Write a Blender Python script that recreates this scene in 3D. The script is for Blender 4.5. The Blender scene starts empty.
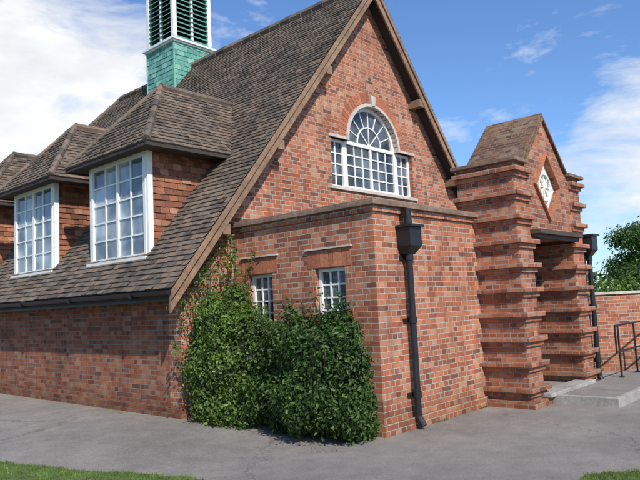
import bpy, math, random
import numpy as np
from mathutils import Vector, Matrix
random.seed(4); rng=np.random.default_rng(7)
S=bpy.context.scene
# ---------------------------------------------------------------- nodes
def mat(name):
    m=bpy.data.materials.new(name); m.use_nodes=True
    nt=m.node_tree; b=nt.nodes['Principled BSDF']
    return m,nt,b
def N(nt,t,**k):
    n=nt.nodes.new(t)
    for a,v in k.items(): setattr(n,a,v)
    return n
def L(nt,a,b): nt.links.new(a,b)
def ramp(nt,stops,interp='LINEAR'):
    r=nt.nodes.new('ShaderNodeValToRGB'); r.color_ramp.interpolation=interp
    e=r.color_ramp.elements
    while len(e)<len(stops): e.new(.5)
    for i,(p,c) in enumerate(stops):
        e[i].position=p; e[i].color=(c[0],c[1],c[2],1) if not isinstance(c,float) else (c,c,c,1)
    return r
def mix(nt,f,a,b,bt='MIX'):
    m=nt.nodes.new('ShaderNodeMix'); m.data_type='RGBA'; m.blend_type=bt
    for s,v in ((m.inputs[0],f),(m.inputs[6],a),(m.inputs[7],b)):
        if hasattr(v,'links'): L(nt,v,s)
        elif isinstance(v,(int,float)): s.default_value=v
        else: s.default_value=(v[0],v[1],v[2],1)
    return m.outputs[2]
def noise(nt,vec,scale,detail=4,rough=.6):
    n=N(nt,'ShaderNodeTexNoise'); n.inputs['Scale'].default_value=scale
    n.inputs['Detail'].default_value=detail; n.inputs['Roughness'].default_value=rough
    L(nt,vec,n.inputs['Vector']); return n
def bump(nt,b,h,dist,strength=1.0):
    bp=N(nt,'ShaderNodeBump'); bp.inputs['Distance'].default_value=dist; bp.inputs['Strength'].default_value=strength
    L(nt,h,bp.inputs['Height']); L(nt,bp.outputs[0],b.inputs['Normal'])

def brick_mat(name,tint=(1,1,1),mort=(.50,.43,.35),dark=1.0,low=True):
    m,nt,b=mat(name)
    tc=N(nt,'ShaderNodeTexCoord'); geo=N(nt,'ShaderNodeNewGeometry')
    nd=noise(nt,geo.outputs['Position'],9,2)
    vm=N(nt,'ShaderNodeVectorMath',operation='MULTIPLY_ADD')
    L(nt,nd.outputs['Color'],vm.inputs[0]); vm.inputs[1].default_value=(.011,.011,0); L(nt,tc.outputs['UV'],vm.inputs[2])
    br=N(nt,'ShaderNodeTexBrick',offset=.5,squash=.5,squash_frequency=2)
    L(nt,vm.outputs[0],br.inputs['Vector'])
    for k,v in (('Scale',1),('Mortar Size',.006),('Mortar Smooth',.3),('Bias',0),('Brick Width',.222),('Row Height',.071)): br.inputs[k].default_value=v
    br.inputs['Color1'].default_value=(0,0,0,1); br.inputs['Color2'].default_value=(1,1,1,1); br.inputs['Mortar'].default_value=(.5,.5,.5,1)
    def c(r,g,bb): return (r*tint[0]*dark,g*tint[1]*dark,bb*tint[2]*dark)
    rp=ramp(nt,[(0,c(.18,.08,.058)),(.09,c(.29,.103,.062)),(.4,c(.40,.135,.074)),(.65,c(.46,.162,.084)),(.85,c(.50,.20,.110)),(1,c(.52,.27,.17))])
    L(nt,br.outputs['Color'],rp.inputs[0])
    n1=noise(nt,geo.outputs['Position'],55,5,.7); r1=ramp(nt,[(.3,.70),(.7,1.2)]); L(nt,n1.outputs[0],r1.inputs[0])
    n2=noise(nt,geo.outputs['Position'],1.1,5,.65); r2=ramp(nt,[(.3,.76),(.7,1.12)]); L(nt,n2.outputs[0],r2.inputs[0])
    n3=noise(nt,geo.outputs['Position'],3.3,5,.65); r3=ramp(nt,[(.56,0.0),(.75,.34)]); L(nt,n3.outputs[0],r3.inputs[0])
    mp=N(nt,'ShaderNodeMapping'); mp.inputs['Scale'].default_value=(5,5,.45); L(nt,geo.outputs['Position'],mp.inputs['Vector'])
    n4=noise(nt,mp.outputs[0],1.6,5,.6); r4=ramp(nt,[(.34,.76),(.5,1.0)]); L(nt,n4.outputs[0],r4.inputs[0])
    col=mix(nt,1,rp.outputs[0],r1.outputs[0],'MULTIPLY')
    mc=mix(nt,1,mort,r1.outputs[0],'MULTIPLY')
    col=mix(nt,br.outputs['Fac'],col,mc)
    col=mix(nt,r3.outputs[0],col,(.44,.35,.28))
    col=mix(nt,1,col,r2.outputs[0],'MULTIPLY'); col=mix(nt,1,col,r4.outputs[0],'MULTIPLY')
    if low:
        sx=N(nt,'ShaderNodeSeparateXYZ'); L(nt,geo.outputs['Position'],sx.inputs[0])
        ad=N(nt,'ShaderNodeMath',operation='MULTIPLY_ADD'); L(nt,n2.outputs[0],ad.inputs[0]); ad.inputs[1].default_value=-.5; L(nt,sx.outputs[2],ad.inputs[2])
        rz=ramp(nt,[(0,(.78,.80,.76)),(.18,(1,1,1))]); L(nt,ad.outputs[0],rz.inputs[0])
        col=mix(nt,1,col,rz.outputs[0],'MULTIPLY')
    L(nt,col,b.inputs['Base Color']); b.inputs['Roughness'].default_value=.9; b.inputs['Specular IOR Level'].default_value=.2
    h=mix(nt,br.outputs['Fac'],mix(nt,.35,(1,1,1),n1.outputs['Color']),(0,0,0))
    bump(nt,b,h,.010)
    return m
def island_mat(name,stops,rough=.85,scale=30,stain=(.6,1.2),bdist=.004,spec=.25,patch=None):
    m,nt,b=mat(name); geo=N(nt,'ShaderNodeNewGeometry')
    rp=ramp(nt,stops); L(nt,geo.outputs['Random Per Island'],rp.inputs[0])
    n1=noise(nt,geo.outputs['Position'],scale,4); r1=ramp(nt,[(.3,.75),(.7,1.2)]); L(nt,n1.outputs[0],r1.inputs[0])
    n2=noise(nt,geo.outputs['Position'],.8,5,.65); r2=ramp(nt,[(.3,stain[0]),(.7,stain[1])]); L(nt,n2.outputs[0],r2.inputs[0])
    col=mix(nt,1,rp.outputs[0],r1.outputs[0],'MULTIPLY'); col=mix(nt,1,col,r2.outputs[0],'MULTIPLY')
    if patch:
        n3=noise(nt,geo.outputs['Position'],6,5,.7); r3=ramp(nt,[(.55,0.0),(.72,.55)]); L(nt,n3.outputs[0],r3.inputs[0])
        col=mix(nt,r3.outputs[0],col,patch)
    L(nt,col,b.inputs['Base Color']); b.inputs['Roughness'].default_value=rough; b.inputs['Specular IOR Level'].default_value=spec
    bump(nt,b,n1.outputs[0],bdist)
    return m
def plain(name,col,rough=.6,scale=20,var=.15,bd=.002,metal=0,spec=.4):
    m,nt,b=mat(name); geo=N(nt,'ShaderNodeNewGeometry')
    n1=noise(nt,geo.outputs['Position'],scale,5,.65); r1=ramp(nt,[(.3,1-var),(.7,1+var)]); L(nt,n1.outputs[0],r1.inputs[0])
    n2=noise(nt,geo.outputs['Position'],2.2,4,.6); r2=ramp(nt,[(.3,1-var),(.7,1+var)]); L(nt,n2.outputs[0],r2.inputs[0])
    c=mix(nt,1,col,r1.outputs[0],'MULTIPLY'); c=mix(nt,1,c,r2.outputs[0],'MULTIPLY')
    L(nt,c,b.inputs['Base Color']); b.inputs['Roughness'].default_value=rough; b.inputs['Metallic'].default_value=metal; b.inputs['Specular IOR Level'].default_value=spec
    bump(nt,b,n1.outputs[0],bd); return m
def leaf_mat(name,stops,trans=.25,rough=.5):
    m,nt,b=mat(name); geo=N(nt,'ShaderNodeNewGeometry')
    rp=ramp(nt,stops); L(nt,geo.outputs['Random Per Island'],rp.inputs[0])
    n2=noise(nt,geo.outputs['Position'],3.5,3); r2=ramp(nt,[(.3,.6),(.7,1.4)]); L(nt,n2.outputs[0],r2.inputs[0])
    c=mix(nt,1,rp.outputs[0],r2.outputs[0],'MULTIPLY')
    L(nt,c,b.inputs['Base Color']); b.inputs['Roughness'].default_value=rough; b.inputs['Specular IOR Level'].default_value=.35
    t=N(nt,'ShaderNodeBsdfTranslucent'); L(nt,mix(nt,1,c,(1.2,1.5,.5),'MULTIPLY'),t.inputs[0])
    ms=N(nt,'ShaderNodeMixShader'); ms.inputs[0].default_value=trans
    L(nt,b.outputs[0],ms.inputs[1]); L(nt,t.outputs[0],ms.inputs[2]); L(nt,ms.outputs[0],nt.nodes['Material Output'].inputs[0])
    return m
def glass_mat(name,c0,c1):
    m,nt,b=mat(name); geo=N(nt,'ShaderNodeNewGeometry')
    n=noise(nt,geo.outputs['Position'],1.6,2); r=ramp(nt,[(.40,c0),(.60,c1)]); L(nt,n.outputs[0],r.inputs[0])
    isl=ramp(nt,[(0,.55),(1,1.25)]); L(nt,geo.outputs['Random Per Island'],isl.inputs[0])
    L(nt,mix(nt,1,r.outputs[0],isl.outputs[0],'MULTIPLY'),b.inputs['Base Color']); b.inputs['Roughness'].default_value=.05; b.inputs['Specular IOR Level'].default_value=.8
    n2=noise(nt,geo.outputs['Position'],4,2); bump(nt,b,n2.outputs[0],.004); return m

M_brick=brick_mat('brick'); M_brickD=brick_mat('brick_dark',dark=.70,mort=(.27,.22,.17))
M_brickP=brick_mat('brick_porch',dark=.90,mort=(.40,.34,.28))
M_brickL=brick_mat('brick_lichened',tint=(.80,1.15,1.3),dark=.55,mort=(.24,.21,.16),low=False)
M_vous=island_mat('brick_voussoir',[(0,(.33,.11,.06)),(1,(.50,.19,.10))])
M_tile=island_mat('roof_tile',[(0,(.085,.066,.053)),(.3,(.130,.102,.082)),(.6,(.165,.127,.098)),(.85,(.195,.143,.106)),(1,(.225,.145,.10))],patch=(.20,.18,.13),stain=(.72,1.2))
M_hung=island_mat('hung_tile',[(0,(.15,.065,.042)),(.35,(.27,.105,.060)),(.7,(.35,.145,.080)),(1,(.42,.21,.13))])
M_under=plain('roof_underside',(.05,.04,.035),.9)
M_wood=plain('barge_timber',(.24,.145,.088),.7,14,.3)
M_hood=plain('hood_timber',(.075,.05,.038),.7,14,.3)
M_white=plain('white_paint',(.76,.76,.73),.45,25,.08)
M_glass=glass_mat('window_glass',(.02,.025,.03),(.12,.14,.16))
M_glassL=glass_mat('dormer_glass',(.12,.15,.18),(.40,.44,.48))
M_stone=plain('stone_trim',(.50,.45,.39),.85,18,.2)
M_cop=plain('coping',(.20,.132,.096),.9,16,.35,.005)
M_black=plain('black_iron',(.016,.016,.018),.4,30,.2)
M_green=island_mat('copper_green',[(0,(.09,.26,.21)),(.5,(.15,.36,.29)),(1,(.24,.47,.38))],stain=(.8,1.15),rough=.6)
M_lou=plain('louvre_green',(.10,.27,.22),.6,20,.2)
M_conc=plain('concrete',(.33,.31,.28),.9,25,.25,.004)
M_door=plain('door_paint',(.05,.035,.025),.5)
M_dark=plain('dark_interior',(.012,.012,.012),.9)
# ---------------------------------------------------------------- mesh builder
def finish(me):
    uvl=me.uv_layers.new(name='UVMap') if not me.uv_layers else me.uv_layers[0]
    Z=Vector((0,0,1))
    for p in me.polygons:
        n=p.normal
        if abs(n.z)>.97:
            t=Vector((1,0,0)); b=Vector((0,1,0))
        else:
            t=Z.cross(n).normalized(); b=n.cross(t).normalized()
        for li in p.loop_indices:
            co=me.vertices[me.loops[li].vertex_index].co
            uvl.data[li].uv=(co.dot(t),co.dot(b))
def empty(name,loc=(0,0,0)):
    e=bpy.data.objects.new(name,None); S.collection.objects.link(e); e.location=loc; return e
class MB:
    def __init__(s): s.v=[]; s.f=[]; s.m=[]
    def poly(s,pts,mi=0):
        k=len(s.v); s.v+= [tuple(p) for p in pts]; s.f.append(tuple(range(k,k+len(pts)))); s.m.append(mi)
    def hexa(s,p,mi=0):
        k=len(s.v); s.v+=[tuple(q) for q in p]
        for f in ((0,3,2,1),(4,5,6,7),(0,1,5,4),(1,2,6,5),(2,3,7,6),(3,0,4,7)):
            s.f.append(tuple(k+i for i in f)); s.m.append(mi)
    def box(s,x0,x1,y0,y1,z0,z1,mi=0):
        s.hexa([(x0,y0,z0),(x1,y0,z0),(x1,y1,z0),(x0,y1,z0),(x0,y0,z1),(x1,y0,z1),(x1,y1,z1),(x0,y1,z1)],mi)
    def tube(s,p,q,r,n=8,mi=0,r2=None):
        p=Vector(p);q=Vector(q);d=(q-p).normalized(); a=d.orthogonal().normalized(); b=d.cross(a); r2=r if r2 is None else r2
        k=len(s.v)
        for c,rr in ((p,r),(q,r2)):
            for i in range(n):
                t=2*math.pi*i/n; s.v.append(tuple(c+a*math.cos(t)*rr+b*math.sin(t)*rr))
        for i in range(n):
            j=(i+1)%n; s.f.append((k+i,k+j,k+n+j,k+n+i)); s.m.append(mi)
        s.f.append(tuple(k+i for i in reversed(range(n)))); s.m.append(mi)
        s.f.append(tuple(k+n+i for i in range(n))); s.m.append(mi)
    def build(s,name,mats,parent=None,smooth=False,bevel=0):
        me=bpy.data.meshes.new(name); me.from_pydata(s.v,[],s.f)
        for m in mats: me.materials.append(m)
        me.polygons.foreach_set('material_index',s.m)
        if smooth: me.polygons.foreach_set('use_smooth',[True]*len(s.f))
        me.update(); finish(me)
        o=bpy.data.objects.new(name,me); S.collection.objects.link(o)
        if parent: o.parent=parent
        if bevel:
            b=o.modifiers.new('b','BEVEL'); b.width=bevel; b.segments=2; b.limit_method='ANGLE'
        return o
def wall2d(name,outer,holes,depth,fn,mats,parent):
    cu=bpy.data.curves.new(name+'_c','CURVE'); cu.dimensions='2D'; cu.fill_mode='BOTH'; cu.extrude=depth/2
    for pts in [outer]+holes:
        sp=cu.splines.new('POLY'); sp.points.add(len(pts)-1)
        for i,p in enumerate(pts): sp.points[i].co=(p[0],p[1],0,1)
        sp.use_cyclic_u=True
    ob=bpy.data.objects.new('tmp',cu); S.collection.objects.link(ob); bpy.context.view_layer.update()
    dg=bpy.context.evaluated_depsgraph_get()
    me=bpy.data.meshes.new_from_object(ob.evaluated_get(dg)); bpy.data.objects.remove(ob)
    for v in me.vertices: v.co=Vector(fn(v.co.x,v.co.y,v.co.z+depth/2))
    import bmesh
    bm=bmesh.new(); bm.from_mesh(me); bmesh.ops.remove_doubles(bm,verts=bm.verts,dist=1e-5); bmesh.ops.recalc_face_normals(bm,faces=bm.faces); bm.to_mesh(me); bm.free()
    me.materials.clear()
    for m in mats: me.materials.append(m)
    for p in me.polygons: p.use_smooth=False; p.material_index=0
    me.update(); finish(me); me.name=name
    o=bpy.data.objects.new(name,me); S.collection.objects.link(o); o.parent=parent; return o
def tiles(mb,pts,w=.165,g=.10,lip=.02,excl=None,mi=0,jit=1.0):
    P=[Vector(p) for p in pts]; n=(P[1]-P[0]).cross(P[2]-P[0]).normalized()
    Z=Vector((0,0,1))
    U=Z.cross(n).normalized(); V=n.cross(U).normalized(); O=P[0]
    q=[((p-O).dot(U),(p-O).dot(V)) for p in P]
    v0=min(a[1] for a in q); v1=max(a[1] for a in q)
    def span(v):
        v=min(max(v,v0+1e-4),v1-1e-4); xs=[]
        for i in range(len(q)):
            a=q[i]; b=q[(i+1)%len(q)]
            if (a[1]-v)*(b[1]-v)<=0 and abs(a[1]-b[1])>1e-9: xs.append(a[0]+(b[0]-a[0])*(v-a[1])/(b[1]-a[1]))
        return (min(xs),max(xs)) if len(xs)>1 else (0,0)
    j=0; v=v0-.01
    while v<v1:
        a0,b0=span(v); a1,b1=span(v+g)
        u=math.floor(min(a0,a1)/w)*w-(w/2 if j%2 else 0)
        while u<max(b0,b1):
            c=(u+w/2,v+g/2)
            l0,r0=max(u+.002,a0),min(u+w-.002,b0); l1,r1=max(u+.002,a1),min(u+w-.002,b1)
            if (r0-l0>.01 or r1-l1>.01):
                if r0<l0: l0=r0=(l0+r0)/2
                if r1<l1: l1=r1=(l1+r1)/2
                pc=O+U*c[0]+V*c[1]
                if not(excl and excl(pc)):
                    h=lip+random.uniform(-.004,.007)*jit; h2=h+random.uniform(-.004,.004)*jit; dv=random.uniform(-.006,.006)*jit
                    if random.random()<.006*jit: dv-=.025
                    A=O+U*l0+V*(v+dv)+n*h; B=O+U*r0+V*(v+dv)+n*h2
                    C=O+U*r1+V*(v+g*1.1)+n*.003; D=O+U*l1+V*(v+g*1.1)+n*.003
                    E=O+U*l0+V*(v+dv)-n*.004; F=O+U*r0+V*(v+dv)-n*.004
                    k=len(mb.v); mb.v+=[tuple(x) for x in (A,B,C,D,E,F)]
                    mb.f+=[(k,k+1,k+2,k+3),(k+4,k+5,k+1,k)]; mb.m+=[mi,mi]
            u+=w
        v+=g; j+=1
def caps(mb,p,q,r=.10,l=.32,mi=0):
    p=Vector(p);q=Vector(q); d=q-p; n=max(1,int(d.length/l))
    for i in range(n):
        a=p+d*(i/n); b=p+d*((i+1)/n)
        mb.tube(a+Vector((0,0,random.uniform(-.006,.006))),b,r*1.08,8,mi,r*.93)
# ---------------------------------------------------------------- dims
EX,EZ,RX,RZ=4.91,1.91,9.80,7.87
SL=(RZ-EZ)/(RX-EX)
def rz(x): return EZ+(x-EX)*SL if x<=RX else RZ-(x-RX)*SL
YV=7.08; YG=7.40; YR=16.5; YE=21.39; EX2=2*RX-EX
WX=5.25; AX=6.22; AY=4.73
hall=empty('brick_hall',(9.8,12,0))
def par(o):
    o.matrix_parent_inverse=Matrix.Translation((-9.8,-12,0)); return o
# gable wall
def arc(cx,cz,r,a0,a1,n): return [(cx+r*math.cos(a0+(a1-a0)*i/n),cz+r*math.sin(a0+(a1-a0)*i/n)) for i in range(n+1)]
GC=9.90
hole=[(8.60,3.72),(11.20,3.72),(11.20,4.63)]+arc(GC,4.63,.79,0,math.pi,28)+[(8.60,4.63)]
outer=[(WX,-.2),(2*RX-WX,-.2),(2*RX-WX,rz(WX)-.06),(RX,RZ-.06),(WX,rz(WX)-.06)]
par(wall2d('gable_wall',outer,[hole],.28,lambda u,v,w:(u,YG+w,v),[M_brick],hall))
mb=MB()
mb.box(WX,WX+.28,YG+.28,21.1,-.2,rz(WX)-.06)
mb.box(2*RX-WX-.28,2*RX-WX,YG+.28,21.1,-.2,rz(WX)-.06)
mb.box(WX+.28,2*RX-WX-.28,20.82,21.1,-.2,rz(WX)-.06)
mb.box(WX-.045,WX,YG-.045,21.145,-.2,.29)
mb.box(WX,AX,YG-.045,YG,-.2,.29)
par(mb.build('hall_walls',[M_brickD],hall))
# roof
DY=[8.38,11.46,14.54]
def ex(p):
    for y in DY:
        if y-.02<p.y<y+1.68 and 5.42<p.x<6.6: return True
    return False
mb=MB()
tiles(mb,[(EX,YE,EZ),(EX,YV,EZ),(RX,YV,RZ),(RX,YR,RZ)],excl=ex)
tiles(mb,[(EX2,YV,EZ),(EX2,YE,EZ),(RX,YR,RZ),(RX,YV,RZ)])
tiles(mb,[(EX2,YE,EZ),(EX,YE,EZ),(RX,YR,RZ)])
caps(mb,(RX,YV,RZ+.0),(RX,YR,RZ),.11); caps(mb,(RX,YR,RZ-.02),(EX,YE,EZ),.10); caps(mb,(RX,YR,RZ-.02),(EX2,YE,EZ),.10)
par(mb.build('roof_tiles',[M_tile],hall))
mb=MB()
def dn(p,d): return (p[0],p[1],p[2]-d)
A=(EX+.02,YE-.02,EZ);B=(EX+.02,YV+.01,EZ);C=(RX,YV+.01,RZ);D=(RX,YR,RZ);E=(EX2-.02,YV+.01,EZ);F=(EX2-.02,YE-.02,EZ)
for d in (.012,.13):
    mb.poly([dn(q,d) for q in (A,B,C,D)]); mb.poly([dn(q,d) for q in (E,F,D,C)]); mb.poly([dn(q,d) for q in (F,A,D)])
mb.poly([dn(A,.012),dn(B,.012),dn(B,.13),dn(A,.13)])
par(mb.build('roof_deck',[M_under],hall))
# barge boards + purlin ends
mb=MB()
for sgn in (-1,1):
    e=(RX+sgn*(RX-EX+.02))
    def Q(x,zo,y): return (x,y,rz(x)+zo)
    for y0,y1,t0,t1 in ((YV+.02,YV+.06,-.31,-.02),(YV-.012,YV+.018,-.13,-.015)):
        mb.hexa([Q(e,t0,y0),Q(RX,t0,y0),Q(RX,t0,y1),Q(e,t0,y1),Q(e,t1,y0),Q(RX,t1,y0),Q(RX,t1,y1),Q(e,t1,y1)])
    for fr in (.30,.56,.80):
        x=RX+sgn*(RX-EX)*fr; z=rz(x)-.42
        mb.box(x-.07,x+.07,YV+.03,YG+.02,z-.02,z+.14)
par(mb.build('barge_boards',[M_wood],hall,bevel=.006))
# gutter
mb=MB(); prev=None
for i in range(9):
    t=math.pi+math.pi*i/8; p=(EX-.03+.065*math.cos(t),EZ-.03+.065*math.sin(t))
    if prev: mb.poly([(prev[0],YV+.02,prev[1]),(p[0],YV+.02,p[1]),(p[0],YE,p[1]),(prev[0],YE,prev[1])])
    prev=p
mb.box(EX+.04,EX+.065,YV+.06,YE,EZ-.17,EZ-.0)
mb.poly([(EX-.03+.065*math.cos(math.pi+math.pi*i/8),YV+.02,EZ-.03+.065*math.sin(math.pi+math.pi*i/8)) for i in range(9)])
for i in range(8):
    y=YV+.9+i*1.8; mb.box(EX-.10,EX+.04,y-.02,y+.02,EZ-.105,EZ-.03)
par(mb.build('eaves_gutter',[M_black],hall))
# ---------------------------------------------------------------- windows
def pbox(mb,pl,c,u0,u1,z0,z1,d0,d1,mi=0):
    if pl=='X': mb.box(c+d0,c+d1,u0,u1,z0,z1,mi)
    else: mb.box(u0,u1,c+d0,c+d1,z0,z1,mi)
def window(mb,pl,c,u0,u1,z0,z1,cols,rows,fr=.06,bar=.022,mull=(),trans=(),d=0):
    pbox(mb,pl,c,u0,u0+fr,z0,z1,d,d+.07); pbox(mb,pl,c,u1-fr,u1,z0,z1,d,d+.07)
    pbox(mb,pl,c,u0+fr,u1-fr,z0,z0+fr,d+.001,d+.071); pbox(mb,pl,c,u0+fr,u1-fr,z1-fr,z1,d+.001,d+.071)
    W=u1-u0-2*fr; H=z1-z0-2*fr
    for i in range(1,cols):
        u=u0+fr+W*i/cols; b=.055 if i in mull else bar; dd=.006 if i in mull else .02
        pbox(mb,pl,c,u-b/2,u+b/2,z0+fr,z1-fr,d+dd,d+.055)
    for j in range(1,rows):
        z=z0+fr+H*j/rows; b=.05 if j in trans else bar
        pbox(mb,pl,c,u0+fr,u1-fr,z-b/2,z+b/2,d+.023,d+.052)
    g0=d+.04
    for i in range(cols):
        for j in range(rows):
            a=u0+fr+W*i/cols; b2=u0+fr+W*(i+1)/cols; e=z0+fr+H*j/rows; f=z0+fr+H*(j+1)/rows
            t=[random.uniform(-.0026,.0026) for _ in range(3)]
            co=[(a,e,t[0]),(b2,e,t[1]),(b2,f,t[2]),(a,f,t[0]+t[2]-t[1])]
            if pl=='X': mb.poly([(c+g0+w,u,z) for u,z,w in reversed(co)],1)
            else: mb.poly([(u,c+g0+w,z) for u,z,w in co],1)
# dormers
mbr=MB(); mbh=MB(); mbw=MB(); mbs=MB(); mbk=MB()
for y0 in DY:
    y1=y0+1.66; yc=y0+.83; xe=5.12; ze=4.12; ap=5.49; xa=6.24
    Xr=EX+(ze-EZ)/SL; Xa=EX+(ap-EZ)/SL; a=yc-1.25; b=yc+1.25
    tiles(mbr,[(xe,b,ze),(xe,a,ze),(xa,yc,ap)])
    tiles(mbr,[(xe,a,ze),(Xr,a,ze),(Xa,yc,ap),(xa,yc,ap)])
    tiles(mbr,[(Xr,b,ze),(xe,b,ze),(xa,yc,ap),(Xa,yc,ap)])
    caps(mbr,(xe+.02,a+.02,ze+.02),(xa,yc,ap),.06,.22); caps(mbr,(xe+.02,b-.02,ze+.02),(xa,yc,ap),.06,.22); caps(mbr,(xa,yc,ap),(Xa,yc,ap),.08,.3)
    dn2=.012
    for P in ([(xe,b,ze),(xe,a,ze),(xa,yc,ap)],[(xe,a,ze),(Xr,a,ze),(Xa,yc,ap),(xa,yc,ap)],[(Xr,b,ze),(xe,b,ze),(xa,yc,ap),(Xa,yc,ap)]):
        mbs.poly([dn(p,dn2) for p in P])
    mbs.poly([(xe+.01,a+.01,ze-.05),(xe+.01,b-.01,ze-.05),(Xr,b-.01,ze-.05),(Xr,a+.01,ze-.05)])
    mbs.box(xe-.0,xe+.02,a,b,ze-.07,ze-.012); mbs.box(xe+.02,Xr,a,a+.02,ze-.07,ze-.012); mbs.box(xe+.02,Xr,b-.02,b,ze-.07,ze-.012)
    xt=5.44
    for yy,sg in ((y0-.02,-1),(y1+.02,1)):
        T=[(xt,yy,rz(xt)-.02),(Xr,yy,ze-.05),(xt,yy,ze-.05)]
        if sg>0: T=T[::-1]
        mbs.poly([(p[0],p[1]-sg*.008,p[2]) for p in T])
        tiles(mbh,T,w=.165,g=.10,lip=.020)
    window(mbw,'X',5.36,y0,y1,2.44,ze-.05,4,5,fr=.065,mull=(2,),bar=.026)
    mbw.box(5.30,5.36,y0-.06,y1+.06,2.40,2.45)
    mbk.box(5.372,5.46,y0-.056,y0-.001,2.36,ze-.05); mbk.box(5.372,5.46,y1+.001,y1+.056,2.36,ze-.05)
par(mbr.build('dormer_roofs',[M_tile],hall)); par(mbh.build('dormer_cheeks',[M_hung],hall))
par(mbs.build('dormer_shell',[M_under],hall)); par(mbw.build('dormer_windows',[M_white,M_glassL],hall)); par(mbk.build('dormer_posts',[M_white],hall))
# gable window
mb=MB()
dd=.09; c=YG
window(mb,'Y',c,8.60,9.08,3.72,4.63,2,4,fr=.05,d=dd,bar=.024); window(mb,'Y',c,10.72,11.20,3.72,4.63,2,4,fr=.05,d=dd,bar=.024)
window(mb,'Y',c,9.08,10.72,3.72,4.66,6,4,fr=.07,d=dd-.004,bar=.024,mull=(3,))
def ringseg(mb,cx,cz,r0,r1,y0,y1,a0,a1,n,mi=0):
    for i in range(n):
        t0=a0+(a1-a0)*i/n; t1=a0+(a1-a0)*(i+1)/n
        f=lambda r,t,y:(cx+r*math.cos(t),y,cz+r*math.sin(t))
        mb.hexa([f(r0,t0,y0),f(r1,t0,y0),f(r1,t0,y1),f(r0,t0,y1),f(r0,t1,y0),f(r1,t1,y0),f(r1,t1,y1),f(r0,t1,y1)],mi)
ringseg(mb,GC,4.63,.72,.79,c+dd,c+dd+.07,0,math.pi,24)
ringseg(mb,GC,4.66,.36,.385,c+dd+.02,c+dd+.05,.05,math.pi-.05,16)
for i in range(1,8):
    t=math.pi*i/8; p0=.02 if i%2==0 else .37
    mb.tube((GC+p0*math.cos(t),c+dd+.035,4.65+p0*math.sin(t)),(GC+.73*math.cos(t),c+dd+.035,4.65+.73*math.sin(t)),.013,4)
mb.poly([(p[0],c+dd+.042,p[1]) for p in [(GC+.78,4.64)]+arc(GC,4.64,.76,0,math.pi,24)+[(GC-.78,4.64)]],1)
par(mb.build('gable_window',[M_white,M_glass],hall))
mb=MB()
ringseg(mb,GC,4.63,.79,.85,c-.03,c+.08,0,math.pi,24)
mb.box(8.54,9.045,c-.03,c+.08,4.63,4.68); mb.box(10.755,11.26,c-.03,c+.08,4.63,4.68)
mb.box(8.52,11.28,c-.04,c+.09,3.665,3.718)
mb.hexa([(GC-.045,c-.05,5.44),(GC+.045,c-.05,5.44),(GC+.045,c+.05,5.44),(GC-.045,c+.05,5.44),(GC-.075,c-.05,5.64),(GC+.075,c-.05,5.64),(GC+.075,c+.05,5.64),(GC-.075,c+.05,5.64)])
par(mb.build('gable_window_trim',[M_stone],hall))
mb=MB(); nv=34
for i in range(nv):
    a0=math.pi*i/nv+.006; a1=math.pi*(i+1)/nv-.006
    if abs((a0+a1)/2-math.pi/2)<.08: continue
    ringseg(mb,GC,4.64,.857,1.06,c-.006,c+.02,a0,a1,1)
par(mb.build('gable_arch_bricks',[M_vous],hall))
# ---------------------------------------------------------------- annex
W2=(5.22,5.74); W1=(6.56,7.06); wz0,wz1=1.30,2.07
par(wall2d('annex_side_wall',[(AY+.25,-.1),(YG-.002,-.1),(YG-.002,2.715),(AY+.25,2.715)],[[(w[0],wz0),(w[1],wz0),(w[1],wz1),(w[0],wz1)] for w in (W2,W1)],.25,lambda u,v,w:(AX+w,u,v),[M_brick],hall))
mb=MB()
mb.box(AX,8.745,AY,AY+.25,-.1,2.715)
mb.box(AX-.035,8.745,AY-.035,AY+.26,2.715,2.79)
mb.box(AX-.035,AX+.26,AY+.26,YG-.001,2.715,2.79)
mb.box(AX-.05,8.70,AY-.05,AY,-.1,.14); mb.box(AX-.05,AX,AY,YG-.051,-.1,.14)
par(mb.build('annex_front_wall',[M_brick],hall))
mb=MB()
mb.box(AX-.085,8.747,AY-.085,AY+.30,2.79,2.845); mb.box(AX-.085,AX+.30,AY+.30,YG-.002,2.79,2.845)
mb.box(AX-.05,8.748,AY-.05,AY+.27,2.845,2.875); mb.box(AX-.05,AX+.27,AY+.27,YG-.003,2.845,2.875)
par(mb.build('annex_coping',[M_cop],hall,bevel=.006))
mb=MB(); mb.box(AX+.26,8.7,AY+.26,YG,2.60,2.70); par(mb.build('annex_roof',[M_cop],hall))
mb=MB(); mb2=MB(); mb3=MB()
for w in (W2,W1):
    window(mb,'X',AX,w[0]+.003,w[1]-.003,wz0+.003,wz1-.003,3,4,fr=.045,d=.07,bar=.022)
    mb2.box(AX-.035,AX+.03,w[0]-.14,w[1]+.14,2.315,2.338); mb2.box(AX-.03,AX+.06,w[0]-.06,w[1]+.06,wz0-.06,wz0)
    u=w[0]-.11
    while u<w[1]+.08:
        mb3.box(AX-.006,AX+.02,u,u+.066,2.08,2.305); u+=.076
par(mb.build('annex_windows',[M_white,M_glass],hall)); par(mb2.build('annex_drips',[M_stone],hall)); par(mb3.build('annex_lintels',[M_vous],hall))
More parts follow.
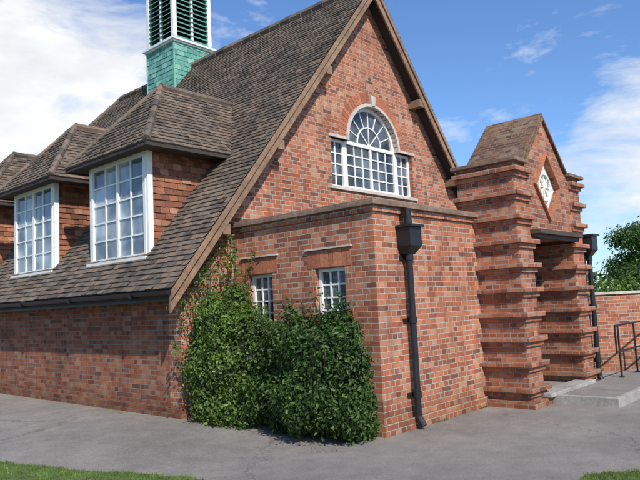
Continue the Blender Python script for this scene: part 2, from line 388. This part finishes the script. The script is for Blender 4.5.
def downpipe(x,yw,ztop):
    m=MB(); y=yw-.09
    z0,z1=ztop-.27,ztop
    def rect(hx,hy,z): return [(x-hx,yw-.012-2*hy,z),(x+hx,yw-.012-2*hy,z),(x+hx,yw-.012,z),(x-hx,yw-.012,z)]
    m.hexa(rect(.08,.06,z0-.10)+rect(.13,.10,z0)); m.hexa(rect(.13,.10,z0)+rect(.13,.10,z1-.03)); m.hexa(rect(.155,.12,z1-.03)+rect(.155,.12,z1))
    m.tube((x,y,z0-.1),(x,y,.12),.043,12); m.tube((x,y,.14),(x,y-.07,.04),.046,12)
    for z in (z0-.14,1.35,.42):
        m.tube((x,y,z-.04),(x,y,z+.04),.056,12); m.box(x-.10,x+.10,yw-.03,yw-.003,z-.025,z+.025)
    return m
m=downpipe(6.82,AY,2.56)
m.tube((6.81,AY-.1,2.74),(6.81,AY-.12,2.55),.05,10); m.box(6.755,6.865,AY-.13,AY-.05,2.66,2.775)
par(m.build('downpipe',[M_black],hall))
# ---------------------------------------------------------------- porch
PX0,PX1,PY0,PY1=8.75,11.30,4.05,4.98; pc=9.93; pw=.48; PA=4.36; PS=3.56
out=[(PX0,-.1),(PX0+pw,-.1),(PX0+pw,2.48),(PX1-pw,2.48),(PX1-pw,-.1),(PX1,-.1),(PX1,PS),(pc+.76,PS),(pc,PA),(pc-.76,PS),(PX0,PS)]
DZ=3.30
dia=[(pc,DZ-.50),(pc+.44,DZ),(pc,DZ+.50),(pc-.44,DZ)]
par(wall2d('porch_front',out,[dia],PY1-PY0,lambda u,v,w:(u,PY0+w,v),[M_brickP],hall))
mb=MB(); mc=MB(); mt=MB()
for xa,xb in ((PX0,PX0+pw),(PX1-pw,PX1)):
    z=.22
    while z<3.5:
        for (h0,h1,pr) in ((0,.071,.085),(-.071,0,.035)):
            ins=pr if z<2.35 else -.01
            xl=xa-pr if xa==PX0 else xa-ins; xr=xb+ins if xa==PX0 else xb+pr
            mb.box(xl,xr,PY0-pr,PY1+pr*.5,z+h0,z+h1-.001)
        z+=.355
    mb.box(xa-.07,xb+.07,PY0-.09,PY1+.04,-.1,.10)
mc.box(PX0-.08,pc-.80,PY0-.08,PY1+.06,PS,PS+.055); mc.box(pc+.80,PX1+.08,PY0-.08,PY1+.06,PS,PS+.055)
par(mb.build('porch_bands',[M_brickP],hall,bevel=.004))
for sg in (-1,1):
    a=(pc+sg*.86,PS-.03); b=(pc,PA+.03)
    for (o,y0,y1) in ((.0,PY0-.04,PY1+.05),(.06,PY0-.02,PY1+.03)):
        mt.hexa([(a[0],y0,a[1]+o),(b[0],y0,b[1]+o),(b[0],y1,b[1]+o),(a[0],y1,a[1]+o),(a[0],y0,a[1]+o+.058),(b[0],y0,b[1]+o+.058),(b[0],y1,b[1]+o+.058),(a[0],y1,a[1]+o+.058)])
par(mc.build('porch_coping',[M_cop],hall,bevel=.006)); par(mt.build('porch_gable_capping',[M_brickL],hall,bevel=.006))
mb=MB()
for i in range(4):
    p=dia[i]; q=dia[(i+1)%4]; cx,cz=pc,DZ; s=1.13
    P2=(cx+(p[0]-cx)*s,cz+(p[1]-cz)*s); Q2=(cx+(q[0]-cx)*s,cz+(q[1]-cz)*s)
    y0,y1=PY0-.045,PY0-.003
    mb.hexa([(p[0],y0,p[1]),(q[0],y0,q[1]),(q[0],y1,q[1]),(p[0],y1,p[1]),(P2[0],y0,P2[1]),(Q2[0],y0,Q2[1]),(Q2[0],y1,Q2[1]),(P2[0],y1,P2[1])])
par(mb.build('porch_diamond_frame',[M_vous],hall))
mos,nt,b=mat('mosaic'); tc=N(nt,'ShaderNodeTexCoord'); vo=N(nt,'ShaderNodeTexVoronoi'); vo.inputs['Scale'].default_value=16; L(nt,tc.outputs['Object'],vo.inputs['Vector'])
r=ramp(nt,[(0,(.15,.17,.2)),(.25,(.7,.68,.62)),(.6,(.78,.76,.7)),(1,(.5,.42,.35))]); L(nt,vo.outputs['Distance'],r.inputs[0]); L(nt,r.outputs[0],b.inputs['Base Color']); bump(nt,b,vo.outputs['Distance'],.01)
mb=MB(); mb.poly([(p[0],PY0+.06,p[1]) for p in dia])
ringseg(mb,pc,DZ,.20,.235,PY0+.02,PY0+.055,0,2*math.pi,24)
for i in range(8):
    t=math.pi*i/4; mb.tube((pc,PY0+.045,DZ),(pc+.22*math.cos(t),PY0+.045,DZ+.22*math.sin(t)),.012,4)
par(mb.build('porch_mosaic',[mos],hall))
mb=MB(); mb.box(PX0+pw-.05,PX1-pw+.05,PY0-.17,PY0-.002,2.50,2.57); mb.box(PX0+pw-.02,PX1-pw+.02,PY0-.11,PY0-.003,2.44,2.50)
par(mb.build('porch_hood',[M_hood],hall,bevel=.006))
mb=MB(); mb.box(PX1-.46,PX1-.12,PY1,YG,-.1,2.62); mb.box(8.747,PX0+.40,PY1,YG,-.1,2.62)
par(mb.build('porch_passage_walls',[M_brick],hall))
mb=MB(); mb.box(8.75,PX1-.10,PY1+.001,YG,2.62,2.74); par(mb.build('porch_passage_roof',[M_conc],hall))
mb=MB()
mb.box(9.16,PX1-.47,YG-.06,YG-.003,0.1,2.62)
for x in (9.20,10.02):
    mb.box(x,x+.80,YG-.10,YG-.061,.12,2.1)
    for z in (.25,1.2): mb.box(x+.12,x+.68,YG-.115,YG-.101,z,z+.75)
par(mb.build('porch_doors',[M_door],hall))
m=downpipe(PX1+.20,PY0+.08,2.60); par(m.build('porch_downpipe',[M_black],hall))
mb=MB(); mb.box(PX1,PX1+.6,PY0+.35,PY0+.6,-.1,2.7); mb.box(PX1+.35,PX1+.6,PY0+.6,YG,-.1,2.7); mb.box(PX1+.10,PX1+.30,PY0+.085,PY0+.35,-.1,2.7); par(mb.build('porch_return_wall',[M_brickP],hall))
# ---------------------------------------------------------------- cupola
mb=MB(); ml=MB(); mw=MB(); mk=MB()
cx,cy=9.8,13.56
CB=.20
def sq(mb,h,z0,z1,h2=None,mi=0):
    h2=h if h2 is None else h2
    mb.hexa([(cx-h,cy-h,z0),(cx+h,cy-h,z0),(cx+h,cy+h,z0),(cx-h,cy+h,z0),(cx-h2,cy-h2,z1),(cx+h2,cy-h2,z1),(cx+h2,cy+h2,z1),(cx-h2,cy+h2,z1)],mi)
h=.60; T=8.18+CB
sq(mk,h-.012,6.6,T+.02); sq(mk,h-.16,T+.1,9.95+CB)
for q in ([(cx-h,cy+h,6.9),(cx-h,cy-h,6.9),(cx-h,cy-h,T),(cx-h,cy+h,T)],[(cx-h,cy-h,6.9),(cx+h,cy-h,6.9),(cx+h,cy-h,T),(cx-h,cy-h,T)],
          [(cx+h,cy-h,6.9),(cx+h,cy+h,6.9),(cx+h,cy+h,T),(cx+h,cy-h,T)],[(cx+h,cy+h,6.9),(cx-h,cy+h,6.9),(cx-h,cy+h,T),(cx+h,cy+h,T)]):
    tiles(mb,q,w=.2,g=.13,lip=.012)
for sx in (-1,1):
    for sy in (-1,1): mb.tube((cx+sx*h,cy+sy*h,6.7),(cx+sx*h,cy+sy*h,T),.025,6)
sq(mw,.65,T,T+.04); sq(mw,.69,T+.041,T+.10); sq(ml,.64,T+.101,T+.14)
p=.55; t=.055
for sx in (-1,1):
    for sy in (-1,1): mw.box(cx+sx*p-t,cx+sx*p+t,cy+sy*p-t,cy+sy*p+t,T+.14,9.85+CB)
for s in (-1,1):
    mw.box(cx-.03,cx+.03,cy+s*p-.035,cy+s*p+.035,T+.14,9.85+CB); mw.box(cx+s*p-.035,cx+s*p+.035,cy-.03,cy+.03,T+.14,9.85+CB)
z=T+.16
while z<9.75+CB:
    a0,a1=.60,.47; z1=z+.10; q=.02
    for s in (-1,1):
        ml.hexa([(cx-.49,cy+s*a0,z),(cx+.49,cy+s*a0,z),(cx+.49,cy+s*a0,z+q),(cx-.49,cy+s*a0,z+q),(cx-.49,cy+s*a1,z1),(cx+.49,cy+s*a1,z1),(cx+.49,cy+s*a1,z1+q),(cx-.49,cy+s*a1,z1+q)])
        ml.hexa([(cx+s*a0,cy-.49,z),(cx+s*a0,cy+.49,z),(cx+s*a0,cy+.49,z+q),(cx+s*a0,cy-.49,z+q),(cx+s*a1,cy-.49,z1),(cx+s*a1,cy+.49,z1),(cx+s*a1,cy+.49,z1+q),(cx+s*a1,cy-.49,z1+q)])
    z+=.125
sq(mw,.66,9.85+CB,9.92+CB); sq(mw,.72,9.921+CB,10.0+CB)
hh=[.74,.50,.30,.14,.03]; zz=[10.2,10.45,10.8,11.3,11.9]
for i in range(4): sq(ml,hh[i],zz[i]+.001,zz[i+1],hh[i+1])
par(mb.build('cupola_base',[M_green],hall)); par(ml.build('cupola_louvres',[M_lou],hall)); par(mw.build('cupola_frame',[M_white],hall,bevel=.006)); par(mk.build('cupola_core',[M_dark],hall))
# ---------------------------------------------------------------- ground
def hz(y):
    t=min(max((y-4.9)/2.5,0),1); return .15*t*t*(3-2*t)
def strip(name,m,xl,xr,ys,zo,skirt=0):
    mb=MB()
    for i in range(len(ys)-1):
        ya,yb=ys[i],ys[i+1]
        la,ra,lb,rb=xl(ya),xr(ya),xl(yb),xr(yb)
        mb.poly([(la,ya,hz(ya)+zo),(ra,ya,hz(ya)+zo),(rb,yb,hz(yb)+zo),(lb,yb,hz(yb)+zo)])
        if skirt: mb.poly([(ra,ya,hz(ya)+zo-skirt),(rb,yb,hz(yb)+zo-skirt),(rb,yb,hz(yb)+zo),(ra,ya,hz(ya)+zo)])
    return mb.build(name,[m])
asp,nt,b=mat('asphalt'); geo=N(nt,'ShaderNodeNewGeometry'); P=geo.outputs['Position']
n1=noise(nt,P,190,3,.75); n2=noise(nt,P,.55,6,.62); n3=noise(nt,P,4,5,.6); n5=noise(nt,P,38,4,.7)
r1=ramp(nt,[(.3,.62),(.7,1.36)]); L(nt,n1.outputs[0],r1.inputs[0]); r2=ramp(nt,[(.3,.76),(.7,1.16)]); L(nt,n2.outputs[0],r2.inputs[0]); r3=ramp(nt,[(.3,.86),(.7,1.12)]); L(nt,n3.outputs[0],r3.inputs[0])
r5=ramp(nt,[(.35,.84),(.65,1.12)]); L(nt,n5.outputs[0],r5.inputs[0])
c=mix(nt,1,(.285,.255,.226),r1.outputs[0],'MULTIPLY'); c=mix(nt,1,c,r2.outputs[0],'MULTIPLY'); c=mix(nt,1,c,r3.outputs[0],'MULTIPLY'); c=mix(nt,1,c,r5.outputs[0],'MULTIPLY')
vo=N(nt,'ShaderNodeTexVoronoi',feature='DISTANCE_TO_EDGE'); vo.inputs['Scale'].default_value=.30
va=N(nt,'ShaderNodeVectorMath',operation='MULTIPLY_ADD'); L(nt,n3.outputs['Color'],va.inputs[0]); va.inputs[1].default_value=(.6,.6,0); L(nt,P,va.inputs[2]); L(nt,va.outputs[0],vo.inputs['Vector'])
rc=ramp(nt,[(0,.6),(.005,1.0)]); L(nt,vo.outputs['Distance'],rc.inputs[0])
c=mix(nt,1,c,rc.outputs[0],'MULTIPLY')
L(nt,c,b.inputs['Base Color']); b.inputs['Roughness'].default_value=.92; b.inputs['Specular IOR Level'].default_value=.2; bump(nt,b,n1.outputs[0],.007)
ys=[-40,-10,0,4.9]+[4.9+.25*i for i in range(1,11)]+[12,22,40]
strip('asphalt_path',asp,lambda y:-30,lambda y:26,ys,0)
gr,nt,b=mat('grass_ground'); geo=N(nt,'ShaderNodeNewGeometry'); n1=noise(nt,geo.outputs['Position'],14,6,.7); n2=noise(nt,geo.outputs['Position'],.8,4)
r1=ramp(nt,[(.3,(.05,.08,.015)),(.7,(.12,.18,.04))]); L(nt,n1.outputs[0],r1.inputs[0]); r2=ramp(nt,[(.3,.75),(.7,1.25)]); L(nt,n2.outputs[0],r2.inputs[0])
L(nt,mix(nt,1,r1.outputs[0],r2.outputs[0],'MULTIPLY'),b.inputs['Base Color']); b.inputs['Roughness'].default_value=.95; bump(nt,b,n1.outputs[0],.03)
strip('ground',gr,lambda y:-700,lambda y:700,[-700]+ys+[700],-.006)
def edge(y):
    pts=[(3.6,2.1),(4.2,3.0),(4.7,3.50),(5.0,3.74),(5.25,3.74),(5.5,3.60),(6.35,3.02),(7.08,2.68),(12,.5),(22,-3),(40,-7)]
    for a,b in zip(pts,pts[1:]):
        if y<=b[0]: return a[1]+(b[1]-a[1])*max(0,(y-a[0]))/(b[0]-a[0])+.025*math.sin(y*9)+.015*math.sin(y*23)
    return -7
ly=[3.6+.08*i for i in range(80)]+[10.2,11,12,14,18,22,30,40]
lawn=strip('lawn',gr,lambda y:-29,edge,ly,.02,.05)
mb=MB()
# second lawn: only its corner shows
l2=[(5.62,2.21,.02),(5.78,2.17,.02),(5.93,2.08,.02),(6.05,1.93,.02),(6.25,1.5,.02),(6.6,.5,.02),(7,-2,.02),(9,-12,.02),(-5,-12,.02),(1,-3,.02),(3.6,.4,.02),(4.9,1.8,.02),(5.3,2.08,.02)]
mb.poly(l2[::-1])
for a,b_ in zip(l2,l2[1:]+l2[:1]): mb.poly([a,b_,(b_[0],b_[1],-.02),(a[0],a[1],-.02)])
mb.build('lawn.001',[gr])
def npmesh(name,V,nv,mats,parent=None,faces=None):
    n=len(V)//nv; me=bpy.data.meshes.new(name)
    me.vertices.add(len(V)); me.vertices.foreach_set('co',V.astype(np.float32).ravel())
    f=faces or [list(range(nv))]
    loops=np.concatenate([(np.arange(n)[:,None]*nv+np.array(x)[None,:]) for x in f],axis=1)
    k=len(f[0]); me.loops.add(loops.size); me.loops.foreach_set('vertex_index',loops.ravel().astype(np.int32))
    me.polygons.add(loops.size//k); me.polygons.foreach_set('loop_start',np.arange(0,loops.size,k,dtype=np.int32))
    me.update(calc_edges=True); me.validate()
    for m in mats: me.materials.append(m)
    o=bpy.data.objects.new(name,me); S.collection.objects.link(o)
    if parent: o.parent=parent
    return o
def unit(a): return a/np.linalg.norm(a,axis=1,keepdims=True)
def leaves(name,P,Nrm,size,mat_,parent=None,wr=.5):
    n=len(P); a=unit(rng.normal(size=(n,3))); nn=unit(rng.normal(size=(n,3))*.75+Nrm+np.array([0,0,.35]))
    t=unit(np.cross(nn,a)); s=np.cross(nn,t); sz=size*rng.uniform(.6,1.35,(n,1))
    base=P; tip=P+t*sz-nn*sz*.15; mid=P+t*sz*.45; l=mid+s*sz*wr*.5+nn*sz*.08; r=mid-s*sz*wr*.5+nn*sz*.08
    V=np.stack([base,r,tip,l],1).reshape(-1,3)
    return npmesh(name,V,4,[mat_],parent,[[0,1,2],[0,2,3]])
def blobs(ells,n,surf=.35,lump=.16,seed=0):
    vol=np.array([e[1][0]*e[1][1]*e[1][2] for e in ells])**(2/3); idx=rng.choice(len(ells),n,p=vol/vol.sum())
    C=np.array([e[0] for e in ells])[idx]; R=np.array([e[1] for e in ells])[idx]
    d=unit(rng.normal(size=(n,3))); q=d*R+C
    lf=1+lump*(np.sin(q[:,0]*7.3+seed)*np.sin(q[:,1]*6.1+1)*1.0+.7*np.sin(q[:,2]*8.7+q[:,0]*5+seed*2)+.5*np.sin(q[:,1]*15+q[:,2]*13))
    rr=rng.uniform(0,1,n)**surf*lf*(1+.06*rng.normal(size=n))
    return C+d*R*rr[:,None],unit(d/R)
ML1=leaf_mat('laurel_leaf',[(0,(.016,.040,.008)),(.4,(.038,.080,.015)),(.8,(.068,.125,.024)),(1,(.14,.20,.05))],.3)
ML2=leaf_mat('shrub_leaf',[(0,(.035,.068,.012)),(.4,(.085,.145,.024)),(.8,(.135,.21,.042)),(1,(.22,.29,.08))],.32)
MBk=plain('bark',(.06,.045,.03),.9,30,.3,.01)
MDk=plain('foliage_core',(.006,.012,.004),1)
def bush(name,ells,n,size,m,sprigs=(),wr=.5,seed=0,lump=.16):
    P,Nn=blobs(ells,n,seed=seed,lump=lump)
    for (p,q,k) in sprigs:
        p=np.array(p);q=np.array(q); t=rng.uniform(0,1,k)[:,None]; w=(.10*(1-t)+.02)
        bend=np.sin(t*3.1)*np.array([[-.05,.03,0]])
        P=np.concatenate([P,p+(q-p)*t+bend+rng.normal(size=(k,3))*w]); Nn=np.concatenate([Nn,unit(rng.normal(size=(k,3)))])
    keep=(P[:,2]>.02)
    ins=((P[:,0]>AX-.06)&(P[:,1]>AY-.06))|((P[:,0]>WX-.06)&(P[:,1]>YG-.06))
    keep&=~ins; P=P[keep];Nn=Nn[keep]
    o=leaves(name,P,Nn,size,m,None,wr)
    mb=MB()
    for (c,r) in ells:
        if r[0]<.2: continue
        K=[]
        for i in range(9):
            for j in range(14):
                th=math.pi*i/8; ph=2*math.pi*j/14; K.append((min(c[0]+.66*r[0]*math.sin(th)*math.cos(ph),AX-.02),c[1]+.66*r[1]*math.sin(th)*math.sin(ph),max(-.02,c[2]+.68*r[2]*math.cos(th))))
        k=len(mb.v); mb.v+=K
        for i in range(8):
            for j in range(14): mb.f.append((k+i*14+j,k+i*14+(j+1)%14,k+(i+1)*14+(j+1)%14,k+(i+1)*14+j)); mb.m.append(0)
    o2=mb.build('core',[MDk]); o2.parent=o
    mb=MB()
    for (c,r) in ells[:3]:
        for k in range(4):
            a=random.uniform(0,6.3); mb.tube((c[0]+.1*math.cos(a),c[1]+.1*math.sin(a),-.02),(c[0]+.5*r[0]*math.cos(a),c[1]+.5*r[1]*math.sin(a),c[2]),.022,6,0,.01)
    for (p,q,k) in sprigs: mb.tube(p,q,.008,5,0,.003)
    o3=mb.build('stems',[MBk]); o3.parent=o
    return o
bush('laurel_bush',[((5.74,5.30,.78),(.46,.60,.74)),((5.84,5.00,.60),(.38,.36,.66)),((5.78,5.75,.82),(.42,.50,.70)),((5.68,5.45,.45),(.46,.70,.48)),((5.92,5.05,1.08),(.28,.34,.42)),((5.70,6.00,.5),(.40,.42,.5)),((5.98,5.5,1.15),(.24,.5,.32)),((5.95,4.86,.35),(.30,.24,.38))],
     50000,.056,ML1,sprigs=[((5.9,5.2,1.3),(5.95,5.1,1.70),60),((5.9,5.0,1.3),(5.92,4.9,1.64),50),((5.8,5.7,1.3),(5.75,5.75,1.66),50),((5.6,6.0,1.2),(5.6,6.1,1.5),50),((5.7,5.45,1.3),(5.6,5.4,1.64),40),((5.4,5.5,.9),(5.2,5.45,1.25),40),((5.5,5.0,.8),(5.36,4.85,1.1),40),((5.85,5.35,1.4),(5.8,5.3,1.78),40)],seed=1,lump=.2)
bush('climbing_shrub',[((5.58,6.78,.85),(.46,.52,.82)),((5.42,6.92,.6),(.38,.36,.60)),((5.66,6.5,1.05),(.36,.42,.66)),((5.52,7.05,1.35),(.28,.28,.50)),((5.62,6.65,.35),(.50,.60,.40)),((5.85,6.95,1.55),(.26,.30,.42)),((5.38,7.12,.95),(.22,.22,.5))],
     44000,.050,ML2,sprigs=[((5.6,7.2,1.7),(5.75,7.3,2.65),230),((5.4,7.25,1.6),(5.35,7.3,2.35),190),((5.85,6.95,1.8),(5.98,7.05,2.45),170),((5.5,7.1,1.6),(5.5,7.2,2.3),170),((5.3,7.15,1.2),(5.12,7.15,1.75),100),((6.0,7.2,1.9),(6.08,7.28,2.90),230),((5.2,7.2,.6),(5.05,7.2,1.2),80),((5.9,7.25,2.0),(5.85,7.3,2.7),90),((6.1,6.9,1.9),(6.14,6.8,2.4),60),((5.3,6.6,1.0),(5.1,6.55,1.4),60)],wr=.55,seed=3,lump=.2)
lx=[]
for i in range(200):
    k=random.random()
    if k<.6: y=random.uniform(4.6,7.4); x=5.38-abs(random.gauss(0,.10))
    elif k<.85: x=5.18-abs(random.gauss(0,.05)); y=random.uniform(7.6,14)
    else: x=random.uniform(5.8,8.7); y=4.66-abs(random.gauss(0,.05))
    if x>WX-.06 and y>YG-.1 : continue
    lx.append((x,y,hz(y)+.014))
Pn=np.array(lx); ML3=island_mat('dry_leaf',[(0,(.08,.05,.02)),(.5,(.16,.11,.05)),(1,(.10,.12,.03))])
a=rng.uniform(0,6.28,len(Pn)); t=np.stack([np.cos(a),np.sin(a),rng.normal(0,.15,len(Pn))],1); s=np.stack([-np.sin(a),np.cos(a),rng.normal(0,.2,len(Pn))],1); sz=rng.uniform(.007,.016,(len(Pn),1))
npmesh('fallen_leaves',np.stack([Pn-t*sz,Pn-s*sz*.5,Pn+t*sz,Pn+s*sz*.5],1).reshape(-1,3),4,[ML3],None,[[0,1,2],[0,2,3]])
MG=leaf_mat('grass_blade',[(0,(.06,.10,.015)),(.5,(.13,.20,.035)),(1,(.24,.28,.08))],.3)
B=[]
while len(B)<42000:
    y=random.uniform(3.8,10.5); x=edge(y)-abs(random.gauss(0,.75))+.012
    B.append((x,y,hz(y)+.012))
while len(B)<56000:
    x=random.uniform(4.3,6.3); y=random.uniform(1.1,2.23)
    lim=2.21 if x<5.78 else 2.21-(x-5.78)*.9
    if x<5.62: lim=2.21-(5.62-x)*.42
    if y<lim: B.append((x,y,.012))
for i in range(1200):
    k=random.random()
    if k<.6: y=7.6+random.random()*8; x=WX-.05-abs(random.gauss(0,.018))
    else: x=random.uniform(7.0,8.65); y=AY-.055-abs(random.gauss(0,.012))
    if math.sin((x+y)*5.3)+math.sin((x+y)*11.1)>.5: B.append((x,y,hz(y)))
B=np.array(B); n=len(B); a=rng.uniform(0,6.28,n); w=np.stack([np.cos(a),np.sin(a),0*a],1)*rng.uniform(.002,.004,(n,1)); ln=rng.normal(0,.016,(n,3)); ln[:,2]=rng.uniform(.015,.042,n)
npmesh('grass',np.stack([B-w,B+w,B+ln],1).reshape(-1,3),3,[MG],None)
# ---------------------------------------------------------------- landing, rails, boundary wall
mb=MB()
mb.box(9.38,14.5,3.12,3.97,-.05,.105); mb.box(PX0+pw,PX1-pw,3.97,YG,-.05,.115)
mb.box(9.30,9.38,3.04,3.97,-.05,.13,1); mb.box(9.38,14.5,3.04,3.12,-.05,.13,1)
mb.box(PX0+pw-.1,PX1-pw+.1,3.90,4.2,.105,.165,1)
mb.build('entrance_ramp',[asp,M_conc],bevel=.008)
mb=MB()
def rail(y,x0,x1,n):
    for i in range(n):
        x=x0+(x1-x0)*i/(n-1); mb.tube((x,y,.1),(x,y,1.0),.017,8); mb.tube((x,y,.105),(x,y,.125),.045,10)
    for z in (.55,1.0): mb.tube((x0-.15,y,z),(x1,y,z),.017,8)
    mb.tube((x0-.15,y,.55),(x0-.15,y,1.0),.017,8)
rail(3.75,11.75,14.4,4); rail(3.08,12.3,14.4,3)
mb.build('handrail',[M_black])
MBW=brick_mat('brick_boundary',dark=.95)
def owall(name,p,q,h,th):
    d=Vector((q[0]-p[0],q[1]-p[1],0)).normalized(); nn=Vector((-d.y,d.x,0))*th/2
    mb=MB(); P=Vector((p[0],p[1],0));Q=Vector((q[0],q[1],0))
    def hx(P,Q,nn,z0,z1,mi): mb.hexa([P-nn+Vector((0,0,z0)),Q-nn+Vector((0,0,z0)),Q+nn+Vector((0,0,z0)),P+nn+Vector((0,0,z0)),P-nn+Vector((0,0,z1)),Q-nn+Vector((0,0,z1)),Q+nn+Vector((0,0,z1)),P+nn+Vector((0,0,z1))],mi)
    hx(P,Q,nn,-.1,h-.05,0); hx(P,Q,nn*1.3,h-.05,h,1)
    k=0; Ln=(Q-P).length
    while k<Ln:
        a=P+d*k; hx(a-d*.18,a+d*.18,nn*1.6,-.1,h-.051,0); k+=3.2
    return mb.build(name,[MBW,M_stone])
owall('brick_boundary_wall',(12.7,5.7),(17.3,.6),1.58,.23)
MT=leaf_mat('tree_leaf',[(0,(.025,.06,.012)),(.5,(.06,.12,.024)),(1,(.11,.19,.04))],.25)
P,Nn=blobs([((15.6+1.0*i,8.2-1.0*i+random.uniform(-.3,.3),1.10),(.9,.9,.88+random.uniform(-.1,.12))) for i in range(7)],30000,lump=.10)
o=leaves('garden_hedge',P[P[:,2]>0],Nn[P[:,2]>0],.09,ML2)
def tree(name,x,y,H,R,n,seed):
    random.seed(seed); mb=MB(); top=H*.45
    mb.tube((x,y,-.05),(x,y,top),R*.10,10,0,R*.06); E=[]
    for i in range(11):
        a=i*2.4; r=R*random.uniform(.25,.72); z=H*random.uniform(.45,.86); q=(x+r*math.cos(a),y+r*math.sin(a),z)
        mb.tube((x,y,top*random.uniform(.7,1)),q,R*.035,6,0,R*.012); s=R*random.uniform(.30,.46); E.append((q,(s,s,s*.78)))
    E.append(((x,y,H*.82),(R*.42,R*.42,H*.18)))
    P,Nn=blobs(E,n,surf=.5,lump=.2,seed=seed); o=leaves(name,P,Nn,R*.07,MT); t=mb.build('trunk_and_limbs',[MBk]); t.parent=o
tree('garden_tree',52.5,14.0,6.6,3.3,17000,5)
tree('garden_tree.001',60,9.5,7.4,3.8,14000,9)
tree('garden_tree.002',46,13.4,3.4,1.8,9000,12)
random.seed(3)
E=[]
for i in range(64):
    t=-2.6+i*.085; R=95+random.uniform(-8,8); E.append(((R*math.cos(t),R*math.sin(t),2.0+random.uniform(-.5,1.2)),(6,6,random.uniform(2.0,4.2))))
for i in range(30):
    t=1.25+i*.09; R=110; E.append(((R*math.cos(t),R*math.sin(t),4),(8,8,random.uniform(4,7))))
P,Nn=blobs(E,45000,lump=.12); k=P[:,2]>0
leaves('distant_trees',P[k],Nn[k],.85,MT,wr=.8)
# ---------------------------------------------------------------- light
sun=Vector((-.34,-.72,.70)).normalized()
sd=bpy.data.lights.new('sun','SUN'); sd.energy=5.0; sd.angle=math.radians(.53); sd.color=(1,.95,.865)
so=bpy.data.objects.new('sun',sd); S.collection.objects.link(so); so.rotation_euler=sun.to_track_quat('Z','Y').to_euler()
w=bpy.data.worlds.new('World'); S.world=w; w.use_nodes=True; nt=w.node_tree; bg=nt.nodes['Background']
sky=N(nt,'ShaderNodeTexSky',sky_type='NISHITA'); sky.sun_disc=False; sky.sun_elevation=math.asin(sun.z); sky.sun_rotation=math.atan2(sun.x,sun.y); sky.ozone_density=2.0; sky.dust_density=.5; sky.air_density=1.0
tc=N(nt,'ShaderNodeTexCoord'); nm=N(nt,'ShaderNodeVectorMath',operation='NORMALIZE'); L(nt,tc.outputs['Generated'],nm.inputs[0])
mp=N(nt,'ShaderNodeMapping'); mp.inputs['Scale'].default_value=(1,1,2.6); L(nt,nm.outputs[0],mp.inputs['Vector'])
cn=noise(nt,mp.outputs[0],4.6,10,.60); cn.inputs['Distortion'].default_value=.3
acc=cn.outputs[0]
for cdir,ca,amt in (((.385,.862,.315),.962,.32),((.945,.27,.14),.972,.26),((.16,.93,.18),.93,.2)):
    dt=N(nt,'ShaderNodeVectorMath',operation='DOT_PRODUCT'); L(nt,nm.outputs[0],dt.inputs[0]); dt.inputs[1].default_value=Vector(cdir).normalized()
    mr=N(nt,'ShaderNodeMapRange',interpolation_type='SMOOTHSTEP'); L(nt,dt.outputs['Value'],mr.inputs[0]); mr.inputs[1].default_value=ca; mr.inputs[2].default_value=1; mr.inputs[3].default_value=0; mr.inputs[4].default_value=amt
    ad=N(nt,'ShaderNodeMath',operation='ADD'); L(nt,acc,ad.inputs[0]); L(nt,mr.outputs[0],ad.inputs[1]); acc=ad.outputs[0]
rr=ramp(nt,[(.58,0.0),(.69,.5),(.82,1.0)]); L(nt,acc,rr.inputs[0])
cn2=noise(nt,mp.outputs[0],7.5,6,.55); rcl=ramp(nt,[(.32,(6.6,6.9,7.3)),(.62,(8.4,8.5,8.6))])
L(nt,cn2.outputs[0],rcl.inputs[0])
skc=mix(nt,1,sky.outputs[0],(.90,1.18,1.52),'MULTIPLY')
L(nt,mix(nt,rr.outputs[0],skc,rcl.outputs[0]),bg.inputs[0]); bg.inputs[1].default_value=.12
# ---------------------------------------------------------------- camera
cd=bpy.data.cameras.new('camera'); cd.sensor_width=36; cd.lens=36*639/640; cd.clip_end=2000; cd.clip_start=.05
co=bpy.data.objects.new('camera',cd); S.collection.objects.link(co)
r_=Vector((.6734,-.7380,-.0470)).normalized(); f_=Vector((.7381,.6670,.1004)).normalized(); u_=r_.cross(f_).normalized(); r_=f_.cross(u_).normalized()
Mx=Matrix((r_,u_,-f_)).transposed().to_4x4(); Mx.translation=(0,0,1.6); co.matrix_world=Mx
S.camera=co
S.view_settings.view_transform='Standard'; S.view_settings.look='None'; S.view_settings.exposure=0
